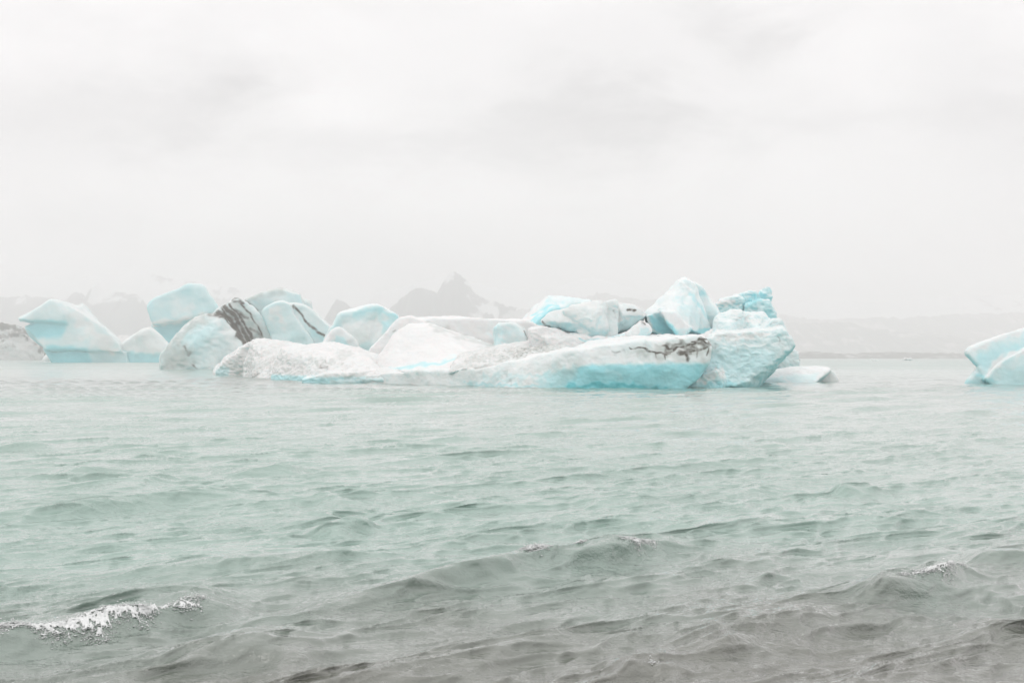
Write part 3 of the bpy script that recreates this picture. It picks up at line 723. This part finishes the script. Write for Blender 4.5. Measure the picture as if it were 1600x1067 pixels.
ice('ice_shelf', [
    [(560, 588, 81), (560, 610, 81), (620, 581, 76.5), (620, 610, 76.5), (690, 576, 74.2), (690, 610, 74.2), (760, 577, 71.4), (760, 614, 71.4), (560, 588, 90), (750, 577, 84), (560, 610, 90), (750, 610, 84)],
    [(728, 583, 73), (745, 577, 72), (800, 574, 69.6), (850, 566, 67.6), (890, 546, 66.6), (930, 560, 66.3), (930, 616, 66.2), (850, 614, 67.2), (790, 614, 69), (728, 610, 73), (728, 583, 82), (890, 546, 80), (930, 560, 80), (728, 610, 82), (930, 616, 80)],
    slab([(862, 568, 1.2), (876, 552, 1.0), (892, 544), (932, 541), (970, 540), (1000, 540), (1018, 545), (1040, 539), (1066, 536), (1085, 526), (1103, 527), (1113, 541), (1111, 556), (1103, 568), (1094, 588), (1074, 607), (1060, 618), (900, 618, .2), (868, 616, .9)], 66.1, 11, .94, extra=[(930, 531, 76), (1080, 524, 76), (1000, 575, 65.6), (930, 580, 65.7), (1070, 575, 65.7)])],
    0.85, ICE, k=1.5, rnd=.2, amp=1.6, wl=30, seed=17, parent=M, ridge=.5, floor=-.8, base_blue=.14, base_dirt=0, base_silt=.04, fine=.4,
    paint=[('blue*', .64, 8, [(915, 570), (1000, 568), (1108, 567), (1098, 590), (1078, 612), (900, 614), (850, 606), (880, 585)], .35),
           ('blue', .95, 9, [(880, 608), (940, 603), (985, 606), (1040, 612)]), ('blue', .9, 8, [(860, 610), (900, 605)]),  # dark waterline: clear wet ice, with the shelf's shadow line painted in
           ('blue', .55, 8, [(970, 588), (950, 580)]), ('blue', .30, 12, [(760, 590), (850, 588)]), ('blue', .45, 6, [(730, 600), (800, 603), (860, 605)]), ('blue*', .45, 16, [(840, 585), (880, 575), (905, 572), (880, 605), (850, 605)]),
           ('dirt', .2, 8, [(790, 582), (800, 600)]),
           ('dirt', .9, 2.6, [(985, 542), (1005, 543), (1020, 550), (1034, 552)], 1.0), ('dirt', .85, 3.5, [(1034, 541), (1050, 543)], .8), ('dirt', .9, 2.6, [(1036, 553), (1048, 552)], .6),
           ('dirt', .9, 3.2, [(1052, 547), (1075, 540), (1095, 532), (1110, 540)], .6), ('dirt', .9, 3.2, [(1060, 552), (1085, 547), (1111, 541)], .6), ('dirt', .8, 2.4, [(1080, 534), (1105, 529)], .5),
           ('dirt', .95, 4.5, [(1072, 550), (1074, 563)], .4), ('dirt', .7, 2.5, [(1037, 552), (1039, 562)], .5), ('dirt', .6, 2.5, [(1024, 550), (1025, 558)], .5), ('dirt', .7, 2.5, [(1108, 543), (1104, 556)], .5), ('dirt', .55, 2, [(1090, 548), (1089, 560)], .5), ('dirt', .35, 4, [(955, 549), (975, 549)], .8),
           ('dirt', .55, 11, [(1040, 546), (1075, 541), (1106, 536)], .8), ('silt', .7, 12, [(1030, 546), (1075, 543), (1108, 538)], .6), ('dirt', .75, 5, [(1062, 552), (1078, 552)], .5), ('silt', .45, 12, [(1000, 552), (1060, 556), (1105, 550)])])
ice('ice_shoulder', [
    slab([(1090, 540), (1105, 528), (1120, 520), (1160, 524), (1200, 522), (1210, 512), (1222, 512), (1228, 528), (1240, 540), (1232, 546), (1214, 552), (1205, 570), (1190, 583), (1172, 590), (1172, 620), (1080, 620), (1098, 580)], 70, 13, .92, extra=[(1120, 605, 69), (1160, 606, 69)]),
    slab([(1080, 615), (1076, 604), (1096, 585), (1120, 578), (1130, 590), (1130, 620)], 67.5, 4, .9),
    slab([(1114, 528), (1118, 496), (1128, 490), (1142, 484), (1156, 484), (1164, 492), (1168, 560), (1120, 565)], 73.4, 9, .92, extra=[(1140, 512, 72.2)]),
    slab([(1152, 492), (1170, 488), (1194, 490), (1203, 499), (1200, 530), (1196, 560), (1150, 560)], 74.6, 8, .9, extra=[(1180, 512, 73)]),
    slab([(1192, 510), (1206, 500), (1216, 500), (1223, 513), (1228, 530), (1222, 560), (1190, 560)], 72.4, 8, .9)],
    0.9, ICE, k=.9, rnd=.14, amp=3.0, wl=24, seed=18, parent=M, ridge=1.4, floor=-.8, base_blue=.30, base_silt=.08, under=.4, band=(.5, .5),
    paint=[('blue*', .40, 18, [(1100, 550), (1150, 545), (1200, 545), (1215, 550), (1200, 575), (1170, 600), (1090, 602)]), ('blue', .60, 8, [(1085, 606), (1110, 600), (1150, 603), (1175, 603)]),
           ('blue', .06, 10, [(1112, 585), (1098, 592)]), ('blue', .08, 8, [(1120, 575), (1130, 588)]), ('dirt', .4, 3, [(1215, 525), (1218, 535)], .8), ('dirt', .22, 4, [(1120, 535), (1118, 545)], .6), ('dirt', .22, 3, [(1150, 535), (1152, 548)], .6),
           ('blue', .26, 5, [(1140, 512), (1165, 508), (1190, 512)]), ('dirt', .28, 3, [(1205, 505), (1214, 502)], .7), ('dirt', .25, 3, [(1150, 498), (1175, 495)], .8), ('blue', .05, 8, [(1120, 523), (1160, 526), (1200, 522)])])
ice('ice_block', [
    slab([(846, 503), (856, 493), (874, 485), (881, 487), (900, 480), (918, 500), (922, 528), (909, 530), (893, 523), (871, 511), (856, 511)], 75.4, 8, .85, extra=[(890, 504, 74.2)]),
    slab([(880, 486), (897, 477), (917, 472), (937, 470), (948, 480), (950, 512), (940, 532), (912, 532), (900, 510)], 74.6, 8, .85, extra=[(925, 498, 73.6)]),
    slab([(934, 471), (962, 470), (966, 486), (963, 506), (966, 520), (950, 530), (936, 530)], 75.2, 8, .88),
    slab([(958, 473), (976, 475), (986, 482), (994, 483), (1008, 495), (999, 505), (980, 516), (956, 524)], 76.4, 6, .85, extra=[(975, 492, 75.6)])],
    0.8, ICE, k=.3, rnd=.12, amp=1.8, wl=22, seed=19, ridge=.8, parent=M, base_blue=.16, base_dirt=0, base_silt=.12, floor=-.8,
    carve=[slab([(930, 512), (934, 500), (940, 494), (950, 496), (952, 520), (935, 522)], 70, 4.1, .95)],
    paint=[('dirt', .85, 3, [(981, 484), (992, 485)], .4), ('dirt', .6, 2.2, [(847, 502), (853, 508), (860, 511)], .4), ('dirt', .3, 5, [(960, 485), (962, 500)]), ('blue', .50, 8, [(968, 508), (995, 498)]), ('blue*', .38, 6, [(965, 505), (1005, 494), (998, 506), (968, 520)]), ('blue', .45, 5, [(905, 527), (940, 530)]), ('blue', .34, 4, [(931, 512), (938, 496)])])
ice('ice_block', [
    slab([(977, 522), (988, 512), (1004, 501), (1016, 508), (1020, 517), (1008, 531), (980, 532)], 73, 4, .85)],
    0.8, ICE, k=.3, rnd=.16, amp=1.0, wl=16, seed=20, parent=M, base_blue=.1, base_dirt=.1, floor=-.5,
    paint=[('blue*', .36, 5, [(1000, 512), (1016, 512), (1008, 530), (996, 530)]), ('dirt', .5, 3, [(1002, 503), (1008, 506)])])
ice('snow_step', [
    slab([(850, 528), (900, 526), (960, 525), (1030, 523), (1100, 524), (1120, 530), (1118, 548), (860, 548)], 74, 8, .95),
    slab([(826, 512), (846, 508), (872, 516), (905, 530), (915, 545), (830, 548)], 74.6, 7, .92),
    slab([(960, 528), (975, 519), (990, 524), (1004, 533), (990, 545), (955, 545)], 73.2, 4, .9),
    slab([(1096, 528), (1112, 514), (1126, 506), (1140, 512), (1150, 528), (1140, 545), (1100, 545)], 73.4, 6, .9)],
    1.0, ICE, k=1.6, rnd=.2, amp=2.0, wl=20, seed=24, parent=M, facet=1.1, ridge=1.4, floor=-.5, base_dirt=.08,
    paint=[('blue', .5, 4, [(905, 530), (940, 533)]), ('blue', .4, 4, [(952, 526), (975, 522)]), ('dirt', .3, 5, [(1010, 530), (1050, 532)], .9), ('blue', .3, 4, [(1020, 528), (1055, 530)])])
ice('ice_peak', [
    slab([(1004, 491), (1022, 477), (1036, 466), (1050, 449), (1060, 440), (1070, 436), (1085, 441), (1080, 455), (1094, 478), (1108, 500), (1116, 530), (1050, 532), (1030, 512)], 79, 7, .85, extra=[(1056, 498, 76.5), (1078, 512, 76.5), (1040, 488, 77)]),
    slab([(1078, 448), (1086, 441), (1100, 453), (1108, 463), (1117, 476), (1125, 492), (1122, 530), (1108, 530), (1092, 478)], 81, 6, .85),
    slab([(1028, 487), (1054, 487), (1082, 511), (1074, 524), (1060, 526), (1044, 505)], 75.5, 4, .85),
    slab([(1008, 492), (1020, 490), (1040, 500), (1062, 525), (1040, 532), (1012, 520)], 78, 4, .9)],
    0.85, ICE, k=.22, rnd=.12, amp=1.6, wl=24, seed=21, parent=M, base_blue=.24, floor=-.5, under=.45,
    paint=[('blue*', .66, 6, [(1014, 492), (1030, 497), (1050, 508), (1062, 525), (1040, 528), (1020, 514)]), ('blue', .45, 5, [(1078, 456), (1090, 475), (1106, 497)]),
           ('blue*', .62, 5, [(1072, 525), (1095, 514), (1114, 512), (1117, 531), (1072, 531)]), ('blue*', .04, 5, [(1030, 487), (1054, 489), (1080, 510), (1060, 515), (1042, 500)]), ('blue', .32, 10, [(1062, 470), (1080, 490), (1095, 503)]), ('dirt', .15, 8, [(1060, 445), (1075, 450)])])

# J, K: small ice on the right
o = ice('growler', [slab([(1206, 572), (1209, 560), (1219, 551), (1231, 545), (1242, 547), (1246, 556), (1246, 600), (1206, 600)], 96, 3.5, .85)],
    .9, ICE, k=.4, rnd=.25, amp=1.8, wl=12, facet=1.4, seed=22, ridge=1.6, floor=-.6, base_blue=.26, under=.2)
tag(o, 'small lumpy pale blue ice chunk standing behind the flat floe', 'ice chunk')
o = ice('ice_floe', [
    slab([(1168, 588, 1.5), (1192, 579, 3), (1226, 574, 3.5), (1258, 571, 3.5), (1294, 572, 3), (1299, 578, 2.4), (1284, 590, .4), (1268, 598), (1268, 606), (1166, 606)], 81.5, 6, .92),
    slab([(1284, 588), (1295, 577), (1301, 582), (1308, 592), (1308, 604), (1270, 604)], 84, 4, .9)],
    .8, ICE, k=.3, rnd=.25, amp=1.0, wl=26, facet=1.4, seed=23, floor=-.6, base_blue=.08,
    paint=[('blue*', .26, 6, [(1180, 590), (1230, 586), (1280, 582), (1270, 600), (1180, 602)]), ('blue', .1, 4, [(1226, 590), (1232, 598)])])
tag(o, 'low flat pale blue ice floe beside the big iceberg\'s right end', 'ice floe')

# L: berg cut by the right edge
o = ice('iceberg', [
    slab([(1511, 546), (1532, 540), (1548, 532), (1575, 521), (1600, 512), (1650, 500), (1700, 520), (1740, 560), (1740, 620), (1600, 620), (1560, 596), (1545, 580), (1530, 574), (1516, 563), (1508, 553)], 80, 12, .9),
    slab([(1536, 590), (1548, 580), (1575, 556), (1600, 545), (1650, 530), (1700, 560), (1720, 620), (1570, 620), (1552, 600)], 76.5, 8, .9),
    slab([(1508, 594), (1520, 582), (1530, 574), (1548, 580), (1560, 600), (1560, 612), (1508, 612)], 80, 6, .9)],
    1.25, ICE, k=1.0, rnd=.28, amp=1.8, wl=36, facet=1.4, seed=25, floor=-.8, base_blue=.30, band=(.4, .45),
    paint=[('blue*', .44, 12, [(1525, 556), (1550, 545), (1590, 535), (1605, 540), (1570, 556), (1545, 578), (1530, 572)]), ('blue', .08, 8, [(1545, 580), (1575, 556), (1605, 545)]), ('blue*', .40, 10, [(1560, 580), (1610, 565), (1610, 600), (1560, 600)]),
           ('blue', .55, 5, [(1530, 588), (1550, 594)]), ('blue', .06, 8, [(1512, 546), (1548, 533), (1600, 514)])])
tag(o, 'smooth rounded pale blue iceberg cut off by the right edge of the photo', 'iceberg', G_BERG)

# a few tiny pieces far out on the right
for i, (x, y, w, hgt, lab) in enumerate([(1366, 563.5, 9, 3, 'tiny white ice scrap far out, midway between the floe and right iceberg'), (1418, 563.5, 10, 2.2, 'tiny white ice scrap far out, nearest the right iceberg'), (1246, 563.8, 6, 2.5, 'tiny white ice scrap far out, just right of the big iceberg')]):
    Yk = WY(y)
    o = ice('growler', [slab([(x - w, y + 1), (x - w * .4, y - hgt), (x + w * .3, y - hgt * .8), (x + w, y + 1)], Yk, 6, .7)], .6, ICE_FAR, k=.4, rnd=.1, amp=.5, wl=6, seed=40 + i, floor=-.6)
    tag(o, lab, 'ice chunk')

# ------------------------------------------------------------------ foam on the breaking crests
def foam_material():
    m, t, b, out = new_mat('foam')
    geo = nd(t, 'ShaderNodeNewGeometry')
    n = nd(t, 'ShaderNodeTexNoise', Scale=75.0, Detail=2, Roughness=.6); t.links.new(geo.outputs['Position'], n.inputs[0])
    t.links.new(mixc3(t, n.outputs[0], (0.50, 0.54, 0.53), (0.98, 0.98, 0.98)), b.inputs['Base Color'])
    b.inputs['Roughness'].default_value = 0.4
    return m
FOAM = foam_material()
def foam_patch(pts, dens, spread, size, label, seed, mat=FOAM, sheet=True):
    """many small bubbles and torn droplets tumbling down the front of a crest"""
    r = np.random.RandomState(seed)
    wp = np.array([((p[0] - 800) / F_PX * WY(p[1]), WY(p[1])) for p in pts])
    seg = np.hypot(*(wp[1:] - wp[:-1]).T); cum = np.concatenate([[0], np.cumsum(seg)])
    n = int(dens * cum[-1])
    t = r.beta(1.3, 1.3, n) * cum[-1]
    x = np.interp(t, cum, wp[:, 0]); y = np.interp(t, cum, wp[:, 1])
    env = np.sin(np.pi * np.clip(t / cum[-1], 0.03, .97)) ** .6
    lump = np.clip(.8 + .9 * perlin(np.stack([x * 3.6, y * 3.6, 0 * x + seed], 1)), .3, 1.4)
    dn = (r.beta(1.2, 1.6, n) * 1.5 - .1) * spread * env * lump
    keep = perlin(np.stack([(x) * 7, (y - dn) * 7, 0 * x + seed * 2], 1)) > -0.22
    x, y, dn, env = x[keep], y[keep], dn[keep], env[keep]
    x = x + CN[0] * dn + r.normal(0, .02, len(x)); y = y + CN[1] * dn + r.normal(0, .02, len(x))
    z, sx, sy = water_height(x, y)
    s = size * r.lognormal(0, .45, len(x))
    c = np.stack([x + sx, y + sy, z + s * .25 + np.where(r.rand(len(x)) < .06, r.rand(len(x)) * .05, 0) + (0 if sheet else 1.2 * size * r.rand(len(x)))], 1)
    # low-poly lump
    bm = bmesh.new()
    for c_ in ((1, 0, 0), (-1, 0, 0), (0, 1, 0), (0, -1, 0), (0, 0, 1), (0, 0, -1)): bm.verts.new(c_)
    bmesh.ops.convex_hull(bm, input=bm.verts[:]); bmesh.ops.recalc_face_normals(bm, faces=bm.faces[:]); bm.verts.index_update()
    bv = np.array([v.co[:] for v in bm.verts]); bf = np.array([[v.index for v in f.verts] for f in bm.faces]); bm.free()
    sc_ = np.stack([s * (1.0 + .8 * r.rand(len(s))), s * (.8 + .5 * r.rand(len(s))), s * (.22 + .22 * r.rand(len(s)))], 1)
    V = c[:, None, :] + bv[None] * sc_[:, None, :] * (1 + .12 * r.normal(size=(len(s), len(bv), 1)))
    Fq = bf[None] + (np.arange(len(s)) * len(bv))[:, None, None]
    # torn frothy sheet under the loose bubbles
    st = max(.007, size * 1.5)
    tg = np.arange(0, cum[-1], st); dg = np.arange(-.25 * spread, spread * 1.6, st)
    T_, D_ = np.meshgrid(tg, dg, indexing='ij'); sh_ = T_.shape; T_ = T_.ravel(); D_ = D_.ravel()
    x = np.interp(T_, cum, wp[:, 0]) + CN[0] * D_; y = np.interp(T_, cum, wp[:, 1]) + CN[1] * D_
    ev = np.sin(np.pi * np.clip(T_ / cum[-1], 0, 1)) ** .6
    lp = np.clip(.8 + .9 * perlin(np.stack([np.interp(T_, cum, wp[:, 0]) * 3.6, np.interp(T_, cum, wp[:, 1]) * 3.6, 0 * x + seed], 1)), .3, 1.4)
    q3 = np.stack([x, y, 0 * x + seed * 1.7], 1)
    msk = ev * 1.1 - np.abs(D_ / spread - .35) / (.75 * lp) + .6 * perlin(q3 * 13 / (size / .0052)) + .95 * perlin(q3 * np.array([48, 60, 50.]) / (size / .0052)) - .46
    z, sx, sy = water_height(x, y)
    lum_ = np.abs(perlin(q3 * 22 / (size / .0052))) + .6 * np.abs(perlin(q3 * 52 / (size / .0052)))
    z = z + np.clip(msk, -.2, .8) * .02 + size * 1.3 * lum_ * np.clip(msk * 3, 0, 1) - .002
    sv = np.stack([x + sx, y + sy, z], 1)
    i = (np.arange(sh_[0] - 1)[:, None] * sh_[1] + np.arange(sh_[1] - 1)[None, :]).ravel()
    sq = np.stack([i, i + 1, i + sh_[1] + 1, i + sh_[1]], 1)
    sq = sq[(msk[sq].min(1) > 0) & sheet]
    tri = np.concatenate([sq[:, [0, 2, 1]], sq[:, [0, 3, 2]]])
    used = np.unique(tri); rem = np.zeros(len(sv), int); rem[used] = np.arange(len(used))
    base_n = V.size // 3
    V = np.concatenate([V.reshape(-1, 3), sv[used]]); Fq = np.concatenate([Fq.reshape(-1, 3), rem[tri] + base_n])
    me = mesh_np('wave_foam', V, Fq)
    return tag(link('wave_foam', me, mat), label, 'foam', 'whitecaps breaking on the near waves', 'stuff')
foam_patch([(-30, 1018), (40, 1006), (110, 996), (190, 982), (265, 966), (318, 955)], 3600, .15, .0044, 'largest white breaking foam patch at lower left of the water', 1)
foam_patch([(806, 890), (826, 886), (846, 884)], 3400, .15, .0046, 'small white foam tuft left on the middle wave crest', 2)
foam_patch([(888, 880), (908, 876)], 1500, .05, .0045, 'tiny foam flecks between the two middle foam tufts', 6)
foam_patch([(960, 872), (990, 868), (1022, 864)], 3400, .18, .0046, 'small white foam patch right on the middle wave crest', 3)
foam_patch([(1400, 934), (1440, 926), (1480, 917), (1502, 910)], 2200, .11, .0040, 'glassy white foam curl on the right-hand wave', 4)
foam_patch([(1000, 1057), (1012, 1055)], 1500, .03, .0035, 'few foam specks at the bottom edge of the water', 5)
# ------------------------------------------------------------------ haze
bm = bmesh.new(); bmesh.ops.create_cube(bm, size=1.0)
for v in bm.verts:
    v.co = (v.co.x * 7000, -300 + (v.co.y + .5) * 3600, -4 + (v.co.z + .5) * 182)
me = bpy.data.meshes.new('haze'); bm.to_mesh(me); bm.free()
hm = bpy.data.materials.new('haze'); hm.use_nodes = True; ht = hm.node_tree; ht.nodes.clear()
ho = ht.nodes.new('ShaderNodeOutputMaterial'); pv = ht.nodes.new('ShaderNodeVolumePrincipled')
pv.inputs['Color'].default_value = (1.0, 0.975, 0.985, 1); pv.inputs['Density'].default_value = 0.0013; pv.inputs['Anisotropy'].default_value = 0.0
ht.links.new(pv.outputs[0], ho.inputs['Volume'])
tag(link('haze', me, hm), 'thin pale mist hanging over the lagoon', kind='stuff')
